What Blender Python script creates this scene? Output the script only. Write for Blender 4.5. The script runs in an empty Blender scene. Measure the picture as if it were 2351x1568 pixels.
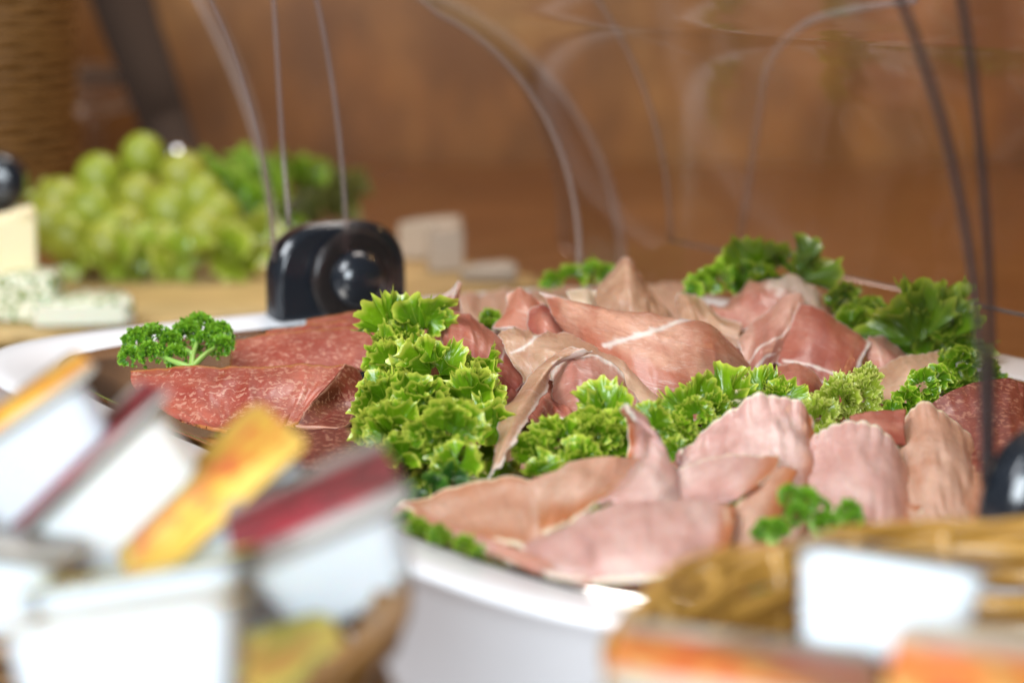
import bpy, bmesh, math, random
import numpy as np
from mathutils import Vector, Matrix
random.seed(7); RNG = np.random.default_rng(7)
R = math.radians
sc = bpy.context.scene
col = sc.collection
# ------------------------------------------------------------------ camera
PITCH = R(10); F = 5224.0; CX, CY = 1175.5, 784.0
CAM = np.array([0, 0, .255]); ZR = .05
FW = np.array([0, math.cos(PITCH), -math.sin(PITCH)])
UP = np.array([0, math.sin(PITCH), math.cos(PITCH)])
RT = np.array([1., 0, 0]); TZ = -.035
def P(u, v, t): return CAM + t*(FW + RT*(u-CX)/F - UP*(v-CY)/F)
def tz(v, z): return (CAM[2]-z)/(math.sin(PITCH)+(v-CY)/F*math.cos(PITCH))
def G(u, v, z=ZR): return P(u, v, tz(v, z))
def Q(u, v, vb): return P(u, v, tz(vb, ZR))          # a point whose foot on the tray shows at vb
cd = bpy.data.cameras.new('camera'); cam = bpy.data.objects.new('camera', cd); col.objects.link(cam)
cam.location = CAM; cam.rotation_euler = (math.pi/2-PITCH, 0, 0)
cd.sensor_width = 36; cd.lens = 80; cd.clip_end = 50; cd.clip_start = .01
cd.dof.use_dof = True; cd.dof.focus_distance = .985; cd.dof.aperture_fstop = 5.2
sc.camera = cam
sc.view_settings.view_transform = 'Standard'; sc.view_settings.look = 'None'
sc.view_settings.exposure = 0; sc.view_settings.gamma = 1
# ------------------------------------------------------------------ object helpers
def tag(o, label=None, cat=None, group=None, kind=None):
    if label: o['label'] = label
    if cat: o['category'] = cat
    if group: o['group'] = group
    if kind: o['kind'] = kind
    return o
def empty(name, loc, label, cat, group=None):
    o = bpy.data.objects.new(name, None); o.location = loc; col.objects.link(o); o.empty_display_size = .02
    return tag(o, label, cat, group)
def mk(name, verts, faces, mat, parent=None, smooth=True, mask=None, uv=None):
    me = bpy.data.meshes.new(name)
    me.from_pydata([tuple(map(float, v)) for v in verts], [], faces)
    if smooth: me.polygons.foreach_set('use_smooth', [True]*len(me.polygons))
    if mask is not None:
        a = me.color_attributes.new('mask', 'FLOAT_COLOR', 'POINT')
        a.data.foreach_set('color', np.asarray(mask, dtype=np.float32).ravel())
    if uv is not None:
        l = me.uv_layers.new(name='UVMap'); vi = np.zeros(len(me.loops), dtype=np.int32)
        me.loops.foreach_get('vertex_index', vi)
        l.data.foreach_set('uv', np.asarray(uv, dtype=np.float32)[vi].ravel())
    me.materials.append(mat)
    o = bpy.data.objects.new(name, me); col.objects.link(o)
    if parent is not None:
        o.parent = parent
        if parent.type == 'EMPTY' or any(parent.location):
            o.matrix_parent_inverse = Matrix.Translation(parent.location).inverted() if not any(parent.rotation_euler) else Matrix()
    me.update()
    return o
class MB:
    def __init__(s): s.v = []; s.f = []
    def add(s, v, f):
        n = len(s.v); s.v += [tuple(x) for x in v]; s.f += [tuple(i+n for i in q) for q in f]; return s
    def tube(s, pts, r, n=8, cap=True):
        pts = [np.array(p, float) for p in pts]; m = len(pts)
        rr = r if hasattr(r, '__len__') else [r]*m
        V = []; prev = None
        for i, p in enumerate(pts):
            t = pts[min(i+1, m-1)]-pts[max(i-1, 0)]; t /= (np.linalg.norm(t)+1e-12)
            if prev is None:
                a = np.array([0, 0, 1.]) if abs(t[2]) < .9 else np.array([1., 0, 0])
            else: a = prev
            x = a-t*a.dot(t); x /= (np.linalg.norm(x)+1e-12); prev = x; y = np.cross(t, x)
            V += [p+rr[i]*(math.cos(2*math.pi*k/n)*x+math.sin(2*math.pi*k/n)*y) for k in range(n)]
        Fc = [(i*n+k, i*n+(k+1) % n, (i+1)*n+(k+1) % n, (i+1)*n+k) for i in range(m-1) for k in range(n)]
        if cap: Fc += [tuple(range(n))[::-1], tuple((m-1)*n+k for k in range(n))]
        return s.add(V, Fc)
    def sphere(s, c, r, nu=16, nv=10, sq=(1, 1, 1)):
        V = []; Fc = []
        for i in range(nv+1):
            ph = math.pi*i/nv
            for k in range(nu):
                th = 2*math.pi*k/nu
                V.append((c[0]+r*sq[0]*math.sin(ph)*math.cos(th), c[1]+r*sq[1]*math.sin(ph)*math.sin(th), c[2]+r*sq[2]*math.cos(ph)))
        for i in range(nv):
            for k in range(nu): Fc.append((i*nu+k, (i+1)*nu+k, (i+1)*nu+(k+1) % nu, i*nu+(k+1) % nu))
        return s.add(V, Fc)
    def prism(s, poly, z0, z1, top=None):
        n = len(poly); top = top or poly
        V = [(x, y, z0) for x, y in poly]+[(x, y, z1) for x, y in top]
        return s.add(V, [(i, (i+1) % n, (i+1) % n+n, i+n) for i in range(n)]+[tuple(range(n))[::-1], tuple(range(n, 2*n))])
    def rings(s, rings, cap0=True, cap1=True):
        n = len(rings[0]); V = [p for r_ in rings for p in r_]
        Fc = [(i*n+k, i*n+(k+1) % n, (i+1)*n+(k+1) % n, (i+1)*n+k) for i in range(len(rings)-1) for k in range(n)]
        if cap0: Fc.append(tuple(range(n))[::-1])
        if cap1: Fc.append(tuple((len(rings)-1)*n+k for k in range(n)))
        return s.add(V, Fc)
    def build(s, name, mat, parent=None, smooth=True, bevel=0):
        o = mk(name, s.v, s.f, mat, parent, smooth)
        if bevel:
            b = o.modifiers.new('bevel', 'BEVEL'); b.width = bevel; b.segments = 3; b.limit_method = 'ANGLE'
        return o
# ------------------------------------------------------------------ noise
_g = RNG.uniform(-1, 1, (64, 64, 64))
def noise(p):
    p = np.asarray(p, float); i = np.floor(p).astype(int); f = p-i; f = f*f*(3-2*f)
    r = 0
    for dx in (0, 1):
        for dy in (0, 1):
            for dz in (0, 1):
                w = (f[..., 0] if dx else 1-f[..., 0])*(f[..., 1] if dy else 1-f[..., 1])*(f[..., 2] if dz else 1-f[..., 2])
                r = r+w*_g[(i[..., 0]+dx) % 64, (i[..., 1]+dy) % 64, (i[..., 2]+dz) % 64]
    return r
# ------------------------------------------------------------------ materials
def mat(name):
    m = bpy.data.materials.new(name); m.use_nodes = True; nt = m.node_tree
    return m, nt, nt.nodes['Principled BSDF']
def node(nt, t, **k):
    n = nt.nodes.new(t)
    for a, b in k.items():
        if a in n.inputs.keys(): n.inputs[a].default_value = b
        else: setattr(n, a, b)
    return n
def setp(b, **k):
    for a, v in k.items():
        a = a.replace('_', ' ')
        if isinstance(v, tuple) and len(v) == 3 and a != 'Subsurface Radius': v = (*v, 1)
        b.inputs[a].default_value = v
def simple(name, c, rough=.5, **k):
    m, nt, b = mat(name); setp(b, Base_Color=c, Roughness=rough, **k); return m
def ramp(nt, fac, stops):
    r = nt.nodes.new('ShaderNodeValToRGB'); e = r.color_ramp.elements
    while len(e) > 1: e.remove(e[-1])
    e[0].position, e[0].color = stops[0][0], (*stops[0][1], 1)
    for p, c in stops[1:]:
        q = e.new(p); q.color = (*c, 1)
    nt.links.new(fac, r.inputs[0]); return r.outputs[0]
def mix(nt, fac, a, b, bt='MIX'):
    m = nt.nodes.new('ShaderNodeMix'); m.data_type = 'RGBA'; m.blend_type = bt
    for s, i in ((fac, 0), (a, 6), (b, 7)):
        if isinstance(s, (int, float)): m.inputs[i].default_value = s
        elif isinstance(s, tuple): m.inputs[i].default_value = (*s, 1)
        else: nt.links.new(s, m.inputs[i])
    return m.outputs[2]
def ntex(nt, scale, detail=4, rough=.5, vec=None, mapscale=None, coord='Object', dist=0, w=0):
    tc = nt.nodes.new('ShaderNodeTexCoord'); src = tc.outputs[coord]
    if mapscale:
        mp = nt.nodes.new('ShaderNodeMapping'); mp.inputs['Scale'].default_value = mapscale
        mp.inputs['Location'].default_value = (w, w*.7, w*.3)
        nt.links.new(src, mp.inputs[0]); src = mp.outputs[0]
    n = node(nt, 'ShaderNodeTexNoise', Scale=scale, Detail=detail, Roughness=rough, Distortion=dist)
    nt.links.new(src, n.inputs['Vector']); return n.outputs['Fac']
def bump(nt, b, h, strength=.3, dist=.001):
    n = node(nt, 'ShaderNodeBump', Strength=strength, Distance=dist); nt.links.new(h, n.inputs['Height'])
    nt.links.new(n.outputs[0], b.inputs['Normal'])
def masks(nt):
    a = nt.nodes.new('ShaderNodeVertexColor'); a.layer_name = 'mask'
    s = nt.nodes.new('ShaderNodeSeparateColor'); nt.links.new(a.outputs[0], s.inputs[0]); return s.outputs
def meat(name, c1, c2, fatc=(.80, .66, .58), streak=.5, rough=.38, sss=.35, translucent=0, w=0, salami=False, speck=None, coat=.38, tan=None):
    m, nt, b = mat(name)
    big = ntex(nt, 2.2, 4, .55, mapscale=(1, 1.3, 1), coord='UV', dist=1.2, w=w)
    c = ramp(nt, big, [(.28, tuple(x*.72 for x in c1)), (.42, c1), (.60, c2), (.72, tuple(min(.85, x*1.18) for x in c2))])
    mot = ntex(nt, 9, 5, .6, mapscale=(1, 2, 1), coord='UV', dist=2.5, w=w+9)
    c = mix(nt, ramp(nt, mot, [(.34, (.35,)*3), (.52, (0, 0, 0))]), c, tuple(x*.82 for x in c1))
    st = ntex(nt, 5, 6, .62, mapscale=(1.2, 9, 1), coord='UV', dist=2.0, w=w+3)
    sf = ramp(nt, st, [(.56, (0, 0, 0)), (.74, (streak,)*3)])
    c = mix(nt, sf, c, fatc)
    fine = ntex(nt, 60, 3, .6, mapscale=(1, 3, 1), coord='UV', w=w)
    c = mix(nt, ramp(nt, fine, [(.3, (.08,)*3), (.6, (0, 0, 0))]), c, tuple(x*.6 for x in c1))
    if salami:
        vo = node(nt, 'ShaderNodeTexNoise', Scale=330, Detail=3, Roughness=.5, Distortion=1.0)
        tc = nt.nodes.new('ShaderNodeTexCoord'); mp = nt.nodes.new('ShaderNodeMapping')
        mp.inputs['Scale'].default_value = (1, 1, 1)
        nt.links.new(tc.outputs['Object'], mp.inputs[0]); nt.links.new(mp.outputs[0], vo.inputs['Vector'])
        c = mix(nt, ramp(nt, vo.outputs['Fac'], [(.54, (0, 0, 0)), (.61, (salami,)*3)]), c, fatc)
    ms = masks(nt)
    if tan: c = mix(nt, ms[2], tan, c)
    c = mix(nt, ms[0], c, fatc)
    c = mix(nt, ms[1], c, speck or tuple(min(1, x*1.05) for x in fatc))
    nt.links.new(c, b.inputs['Base Color'])
    rn = nt.nodes.new('ShaderNodeMapRange'); rn.inputs[1].default_value = .35; rn.inputs[2].default_value = .65; rn.inputs[3].default_value = .10; rn.inputs[4].default_value = .34
    nt.links.new(ntex(nt, 14, 4, .6, coord='UV', w=w+5), rn.inputs[0]); nt.links.new(rn.outputs[0], b.inputs['Coat Roughness'])
    setp(b, Roughness=rough, Subsurface_Weight=sss, Subsurface_Scale=.0016, Subsurface_Radius=(1., .35, .2), Coat_Weight=coat, Coat_Roughness=.11)
    h = ntex(nt, 30, 5, .65, mapscale=(1, 5, 1), coord='UV', w=w)
    h2 = ntex(nt, 90, 4, .7, mapscale=(1, 2.2, 1), coord='UV', w=w+2)
    ad = nt.nodes.new('ShaderNodeMath'); nt.links.new(h, ad.inputs[0]); nt.links.new(h2, ad.inputs[1])
    bump(nt, b, ad.outputs[0], .22 if salami else .25, .0012)
    tb = nt.nodes.new('ShaderNodeBsdfTranslucent'); nt.links.new(c, tb.inputs[0]); m3 = nt.nodes.new('ShaderNodeMixShader'); m3.inputs[0].default_value = .22
    nt.links.new(b.outputs[0], m3.inputs[1]); nt.links.new(tb.outputs[0], m3.inputs[2]); nt.links.new(m3.outputs[0], nt.nodes['Material Output'].inputs[0]); b = m3
    if translucent:
        out = nt.nodes['Material Output']; tr = nt.nodes.new('ShaderNodeBsdfTransparent'); ms_ = nt.nodes.new('ShaderNodeMixShader')
        tr.inputs[0].default_value = (1, .85, .75, 1)
        inv = nt.nodes.new('ShaderNodeMath'); inv.operation = 'MULTIPLY_ADD'; inv.inputs[1].default_value = -translucent; inv.inputs[2].default_value = translucent
        nt.links.new(ms[0], inv.inputs[0]); nt.links.new(inv.outputs[0], ms_.inputs[0])
        nt.links.new(b.outputs[0], ms_.inputs[1]); nt.links.new(tr.outputs[0], ms_.inputs[2]); nt.links.new(ms_.outputs[0], out.inputs[0])
    return m
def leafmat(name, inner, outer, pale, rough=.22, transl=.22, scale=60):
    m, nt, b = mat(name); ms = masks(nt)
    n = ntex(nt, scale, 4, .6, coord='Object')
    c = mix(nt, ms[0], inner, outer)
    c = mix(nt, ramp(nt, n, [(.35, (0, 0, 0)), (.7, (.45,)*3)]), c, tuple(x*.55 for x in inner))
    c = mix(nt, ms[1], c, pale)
    nt.links.new(c, b.inputs['Base Color']); setp(b, Roughness=rough, Coat_Weight=.3, Coat_Roughness=.12)
    bump(nt, b, ntex(nt, 260, 3, .6, dist=1.5), .35, .0012)
    t = nt.nodes.new('ShaderNodeBsdfTranslucent'); nt.links.new(c, t.inputs[0])
    mx = nt.nodes.new('ShaderNodeMixShader'); mx.inputs[0].default_value = transl
    nt.links.new(b.outputs[0], mx.inputs[1]); nt.links.new(t.outputs[0], mx.inputs[2]); nt.links.new(mx.outputs[0], nt.nodes['Material Output'].inputs[0])
    return m
def wood(name, c1, c2, c3, sc_=(3, 3, .35), scale=3, rough=.45, b_=.2):
    m, nt, b = mat(name)
    a = ntex(nt, scale, 5, .6, mapscale=sc_, dist=.8)
    c = ramp(nt, a, [(.25, c1), (.5, c2), (.75, c3)])
    g = ntex(nt, scale*6, 4, .6, mapscale=sc_)
    c = mix(nt, ramp(nt, g, [(.4, (.5,)*3), (.62, (0, 0, 0))]), c, tuple(x*.45 for x in c1))
    nt.links.new(c, b.inputs['Base Color']); setp(b, Roughness=rough); bump(nt, b, g, b_, .002); return m

M_wall = wood('wall_wood', (.20, .070, .011), (.34, .135, .024), (.50, .25, .075), (1.1, 1, .6), 2.2)
M_table = wood('table_wood', (.15, .055, .013), (.21, .082, .020), (.28, .12, .035), (.4, 2.5, 1), 4, .35)
M_board = wood('board_wood', (.52, .33, .12), (.62, .42, .17), (.70, .52, .25), (.5, 4, 4), 5, .5)
M_china = simple('white_china', (.80, .80, .82), .28, Coat_Weight=.15, Coat_Roughness=.2)
M_mirror = simple('polished_steel', (.60, .54, .48), .09, Metallic=1.0)
M_black = simple('black_plastic', (.012, .015, .02), .22, Coat_Weight=.5, Coat_Roughness=.08)
M_cup = simple('white_plastic', (.74, .80, .84), .35, Subsurface_Weight=.2, Subsurface_Scale=.004)
M_foil = simple('foil', (.34, .32, .29), .4, Metallic=.35)
def acrylic(name, tint, gl, edge=False, dif=0, dc=(.8, .7, .66), rg=None):
    m = bpy.data.materials.new(name); m.use_nodes = True; nt = m.node_tree; nt.nodes.clear()
    out = nt.nodes.new('ShaderNodeOutputMaterial'); t = nt.nodes.new('ShaderNodeBsdfTransparent'); t.inputs[0].default_value = (*tint, 1)
    g = nt.nodes.new('ShaderNodeBsdfGlossy'); g.inputs['Roughness'].default_value = .09 if not edge else .24
    mx = nt.nodes.new('ShaderNodeMixShader'); fr = nt.nodes.new('ShaderNodeFresnel'); fr.inputs[0].default_value = gl
    nt.links.new(fr.outputs[0], mx.inputs[0]); nt.links.new(t.outputs[0], mx.inputs[1]); nt.links.new(g.outputs[0], mx.inputs[2])
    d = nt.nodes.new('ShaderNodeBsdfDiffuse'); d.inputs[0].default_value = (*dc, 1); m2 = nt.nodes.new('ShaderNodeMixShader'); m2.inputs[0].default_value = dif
    if rg: g.inputs['Roughness'].default_value = rg
    nt.links.new(mx.outputs[0], m2.inputs[1]); nt.links.new(d.outputs[0], m2.inputs[2]); nt.links.new(m2.outputs[0], out.inputs[0]); return m
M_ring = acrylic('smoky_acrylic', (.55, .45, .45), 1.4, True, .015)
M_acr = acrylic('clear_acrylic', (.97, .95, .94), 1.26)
M_edge = acrylic('acrylic_edge', (.80, .70, .66), 1.45, True, .10)  # lighter tint and diffuse stand in for light reflected along the cut edge
M_edge3 = acrylic('acrylic_edge_lit', (.95, .92, .90), 1.3, True, .13)  # palest edge copy, reflected light put into its colour
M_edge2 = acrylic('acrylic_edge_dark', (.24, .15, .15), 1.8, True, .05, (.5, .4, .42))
# wicker
M_wick, nt, b = mat('wicker')
nt.links.new(mix(nt, ntex(nt, 35, 4, .6), (.24, .11, .012), (.58, .32, .07)), b.inputs['Base Color']); setp(b, Roughness=.38, Coat_Weight=.4, Coat_Roughness=.2)
M_wickd, nt, b = mat('wicker_dark')
nt.links.new(mix(nt, ntex(nt, 45, 4, .6), (.10, .04, .008), (.34, .17, .045)), b.inputs['Base Color']); setp(b, Roughness=.45)
# ------------------------------------------------------------------ splines / sheets
def cr(Pn, n):
    """Catmull-Rom through Pn (k,dim) -> n samples"""
    Pn = np.asarray(Pn, float); k = len(Pn)
    E = np.vstack([2*Pn[0]-Pn[1], Pn, 2*Pn[-1]-Pn[-2]])
    x = np.linspace(0, k-1, n); i = np.minimum(x.astype(int), k-2); f = (x-i)[:, None]
    a, b_, c, d = E[i], E[i+1], E[i+2], E[i+3]
    return .5*((2*b_)+(c-a)*f+(2*a-5*b_+4*c-d)*f**2+(3*b_-a-3*c+d)*f**3)
def net(rows, nu, nv):
    A = np.array([cr([np.array(p, float) for p in r_], nu) for r_ in rows])
    return np.array([cr(A[:, j], nv) for j in range(nu)]).transpose(1, 0, 2)
def pdist(U, poly):
    d = np.full(U.shape[:-1], 1e9)
    poly = [np.array(p, float) for p in poly]
    for a, b_ in zip(poly[:-1], poly[1:]):
        ab = b_-a; t = np.clip(((U-a)@ab)/(ab@ab+1e-9), 0, 1)
        d = np.minimum(d, np.linalg.norm(U-(a+t[..., None]*ab), axis=-1))
    return d
def sm(x): x = np.clip(x, 0, 1); return x*x*(3-2*x)
def sheet(name, rows, m, label, cat, group, thick=.0006, bulge=0, fat=(), rim=0, rimsides='tblr', wrinkle=.0019, rag=2.5, res=4.0, seed=0, scallop=0, parent=None, tanside='', tanw=60):
    C = np.array([r_ for r_ in rows], float)
    wpx = np.linalg.norm(np.diff(C[:, :, :2], axis=1), axis=-1).sum(1).max(); hpx = np.linalg.norm(np.diff(C[:, :, :2], axis=0), axis=-1).sum(0).max()
    nu = int(np.clip(wpx/res, 24, 150)); nv = int(np.clip(hpx/res*1.5, 24, 110))
    U = net(rows, nu, nv)                                 # pixel + foot
    s, t = np.meshgrid(np.linspace(0, 1, nu), np.linspace(0, 1, nv))
    U[..., 2] += bulge*np.sin(np.pi*s)*(.35+.65*(1-t))
    # ragged border
    sd = seed*7.3+1.1
    for side, msk, ax in (('t', (1-t)**6, 0), ('b', t**6, 0), ('l', (1-s)**6, 1), ('r', s**6, 1)):
        q = (s if ax == 0 else t)*(wpx if ax == 0 else hpx)
        z_ = noise(np.stack([q/22+sd, q*0+sd*2+ord(side), q*0], -1))*rag*1.3+noise(np.stack([q/7+sd, q*0+sd, q*0+5], -1))*rag*.7
        if scallop: z_ = z_+scallop*np.abs(np.sin(q/11))*(-1 if side in 'tl' else 1)
        U[..., 1 if ax == 0 else 0] += msk*z_
    tt = (CAM[2]-ZR)/(math.sin(PITCH)+(U[..., 2]-CY)/F*math.cos(PITCH))
    X = CAM+tt[..., None]*(FW+RT*((U[..., 0]-CX)/F)[..., None]-UP*((U[..., 1]-CY)/F)[..., None])
    du = np.gradient(X, axis=1); dv = np.gradient(X, axis=0); N = -np.cross(du, dv); N /= (np.linalg.norm(N, axis=-1, keepdims=True)+1e-12)
    uvp = np.stack([s*wpx/60, t*hpx/45, s*0+sd], -1)
    h = noise(uvp*.9)*1.0+noise(uvp*np.array([2.2, 1.2, 1])+9)*.5+noise(uvp*np.array([5, 2.5, 1])+17)*.14
    h = h-np.abs(noise(uvp*np.array([.8, .5, 1])+31))*1.5-np.abs(noise(uvp*np.array([1.9, .8, 1])+41))*.6
    wrinkle *= float(np.clip(min(wpx, 2.2*hpx)/260, .3, 1))
    X = X+N*(h*wrinkle)[..., None]
    X[..., 2] = np.maximum(X[..., 2], ZR+.0012+noise(uvp*2)*.0004)
    ff = np.zeros_like(s)
    pn = noise(np.stack([U[..., 0]/16+sd, U[..., 1]/16, s*0], -1))*.45+noise(np.stack([U[..., 0]/5+sd, U[..., 1]/5, s*0], -1))*.2
    for poly, w_ in fat:
        d = pdist(U[..., :2], poly); ff = np.maximum(ff, sm(1.25-d/w_*(1+pn)))
    rr = np.zeros_like(s)
    if rim:
        e = np.full_like(s, 1e9)
        if 't' in rimsides: e = np.minimum(e, t*hpx)
        if 'b' in rimsides: e = np.minimum(e, (1-t)*hpx)
        if 'l' in rimsides: e = np.minimum(e, s*wpx)
        if 'r' in rimsides: e = np.minimum(e, (1-s)*wpx)
        rr = sm(1.3-e/rim*(1+pn*.8))
    eb = np.minimum(np.minimum(t*hpx, (1-t)*hpx), np.minimum(s*wpx, (1-s)*wpx))
    big = noise(np.stack([U[..., 0]/70+sd, U[..., 1]/70, s*0], -1))
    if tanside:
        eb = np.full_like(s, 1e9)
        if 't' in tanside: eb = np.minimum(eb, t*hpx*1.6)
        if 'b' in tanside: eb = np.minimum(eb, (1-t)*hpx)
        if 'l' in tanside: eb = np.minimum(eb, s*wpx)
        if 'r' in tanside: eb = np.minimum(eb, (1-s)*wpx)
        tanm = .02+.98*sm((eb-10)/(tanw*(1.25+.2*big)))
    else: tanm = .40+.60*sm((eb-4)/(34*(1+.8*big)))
    msk = np.stack([ff, rr, tanm, s*0+1], -1).reshape(-1, 4)
    idx = np.arange(nu*nv).reshape(nv, nu)
    fc = np.stack([idx[:-1, :-1], idx[:-1, 1:], idx[1:, 1:], idx[1:, :-1]], -1).reshape(-1, 4).tolist()
    uv = np.stack([s*wpx/500+seed*.37, t*hpx/500+seed*.61], -1).reshape(-1, 2)
    o = mk(name, X.reshape(-1, 3), fc, m, parent, True, msk, uv)
    md = o.modifiers.new('solid', 'SOLIDIFY'); md.thickness = thick; md.offset = 0
    md.use_even_offset = False
    if label: tag(o, label, cat, group)
    return o
# ------------------------------------------------------------------ frilly leaves
def fan(o, d, w, n, Rr, k, A, nth=54, nr=11, span=1.25, teeth=.13, cup=.3, rs=None):
    th = np.linspace(-span, span, nth); r = np.linspace(.08, 1, nr)
    TH, RR = np.meshgrid(th, r)
    ph = rs.uniform(0, 6.28, 5)
    lob = .10*np.sin(TH*k*.9+ph[3])+.05*np.sin(TH*k*2.1+ph[4])
    tk = rs.integers(11, 18)*1.0
    saw = np.abs(((TH*tk/span/2+ph[0]) % 1)*2-1)**1.5
    saw2 = np.abs(((TH*tk*.43/span+ph[1]) % 1)*2-1)**2.2
    tt = teeth*(saw*.7+saw2*.6)*np.clip((RR-.66)/.34, 0, 1)**1.5
    rad = RR*(1+lob)*Rr+tt*Rr
    ths = TH+.22*RR**2*np.sin(2*k*TH+ph[2])*A/.35
    z = Rr*(cup*(RR**2)*np.cos(TH*1.2)+A*RR**1.7*np.sin(k*TH+ph[0])+A*.45*RR**3*np.sin(2.4*k*TH+ph[1])+.30*tt*np.sin(tk*TH*2+ph[2])*2)
    X = o+(rad*np.cos(ths))[..., None]*d+(rad*np.sin(ths))[..., None]*w+z[..., None]*n
    # vein grooves
    X += n*(Rr*.02*np.abs(np.sin(TH*7))*(1-RR))[..., None]
    e = sm((RR-.86)/.14)**1.3
    e = np.maximum(e, sm(1-np.abs(((TH*3.2+ph[4]) % 1)-.5)/.05)*np.clip(1-RR, 0, 1)*.7)
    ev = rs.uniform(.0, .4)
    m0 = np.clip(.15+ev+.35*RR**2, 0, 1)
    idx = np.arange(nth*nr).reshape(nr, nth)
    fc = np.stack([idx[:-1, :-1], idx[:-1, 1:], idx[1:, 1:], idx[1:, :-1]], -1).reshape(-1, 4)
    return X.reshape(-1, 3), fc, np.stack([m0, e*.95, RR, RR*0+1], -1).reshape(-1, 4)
def unit(a): return a/(np.linalg.norm(a)+1e-12)
def frilly(name, blobs, m, label, cat, group=None, size=(26, 46), dens=1.0, k=(3, 6), A=(.2, .42), seed=0, nth=54, nr=11, parent=None, core=True, zmin=ZR+.001, up=.35, teeth=.16, Pf=Q, extra=()):
    rs = np.random.default_rng(100+seed); Vs = []; Fs = []; Ms = []; n0 = 0
    toc = -FW
    def put(o, d, w, n, Rr):
        nonlocal n0
        X, fc, mm = fan(o, d, w, n, Rr, rs.uniform(*k), rs.uniform(*A), nth, nr, rs.uniform(.9, 1.45), teeth, rs.uniform(-.1, .45), rs)
        X[:, 2] = np.maximum(X[:, 2], zmin+rs.uniform(0, .001))
        Vs.append(X); Fs.append(fc+n0); Ms.append(mm); n0 += len(X)
    for (u, v, vb, rp) in blobs:
        c = Pf(u, v, vb); t = (c-CAM)@FW; r = rp/F*t
        N_ = max(3, int(dens*9*(rp/36.)**2/(np.mean(size)/36.)**2))
        for i in range(N_):
            a = rs.normal(size=3); a = a+toc*.75+UP*up; a = unit(a)
            Rr = rs.uniform(*size)/F*t
            w = unit(np.cross(a, rs.normal(size=3))); 
            if rs.random() < .45:                     # leaf face turned to the viewer
                dd = unit(a-toc*(a@toc)*.8); n = unit(toc+.5*rs.normal(size=3)); n = unit(n-dd*(n@dd)); w = np.cross(n, dd)
            else: dd = a; n = np.cross(dd, w)
            o = c+a*(r-Rr*rs.uniform(.55, 1.0))*np.array([1, 1, 1.])
            put(o, dd, w, n, Rr)
    for (u, v, vb, ang, rp) in extra:                 # single upright lobes
        o = Pf(u, v, vb); t = (o-CAM)@FW; dd = unit(math.cos(R(ang))*RT+math.sin(R(ang))*UP+.15*rs.normal(size=3)); n = unit(toc+.35*rs.normal(size=3)); n = unit(n-dd*(n@dd)); put(o, dd, np.cross(n, dd), n, rp/F*t)
    o = mk(name, np.vstack(Vs), np.vstack(Fs).tolist(), m, parent, True, np.vstack(Ms))
    if label: tag(o, label, cat, group)
    return o
# =================================================================== SETTING
mb = MB(); mb.prism([(-2.5, -.6), (2.5, -.6), (2.5, 2.98), (-2.5, 2.98)], TZ-.04, TZ)
tag(mb.build('table_top', M_table, smooth=False), kind='structure')
mb = MB(); mb.prism([(-4, 3.0), (4, 3.0), (4, 3.1), (-4, 3.1)], -.8, 2.6)
tag(mb.build('back_wall', M_wall, smooth=False), kind='structure')
mb = MB(); mb.prism([(-4, -3), (4, -3), (4, 3.0), (-4, 3.0)], -.84, -.8)
tag(mb.build('floor', simple('floor_wood', (.16, .07, .025), .4), smooth=False), kind='structure')

# =================================================================== BUFFET DISPLAY (white dish, steel tray, hinges, clear roll-top cover)
a_ = np.array([.546, -.838, 0]); b_ = np.array([.838, .546, 0]); ez = np.array([0, 0, 1.])
CEN = np.array([.046, 1.028, 0])
HL = .310; HW = .224; CD = CEN+a_*.034-b_*.013
def sup(ha, hb, z, n=140, e=5.4, c=CD, A=a_, B=b_):
    r = []
    for i in range(n):
        th = 2*math.pi*i/n; x = math.copysign(abs(math.cos(th))**(2/e), math.cos(th)); y = math.copysign(abs(math.sin(th))**(2/e), math.sin(th))
        p = c+A*ha*x+B*hb*y; r.append((p[0], p[1], z))
    return r
disp = empty('buffet_display', tuple(CEN), 'white buffet dish with steel tray and clear roll-top cover holding the ham platter', 'buffet display')
mb = MB()
mb.rings([sup(HL-.020, HW-.020, TZ+.0005), sup(HL-.014, HW-.014, TZ+.004), sup(HL-.009, HW-.009, .010), sup(HL-.004, HW-.004, .042), sup(HL-.001, HW-.001, .0495), sup(HL, HW, .0515), sup(HL-.002, HW-.002, .053), sup(HL-.010, HW-.010, .0525),
          sup(HL-.030, HW-.030, .049), sup(HL-.034, HW-.034, .046), sup(HL-.05, HW-.05, .045)], True, True)
mb.build('dish', M_china, disp)
mb = MB()
mb.rings([sup(HL-.0315, HW-.0315, .0465), sup(HL-.0315, HW-.0315, .0498), sup(HL-.0330, HW-.0330, .0502), sup(HL-.036, HW-.036, .0492), sup(HL-.040, HW-.040, .0488)], False, True)
mb.build('steel_tray', M_mirror, disp)
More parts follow.
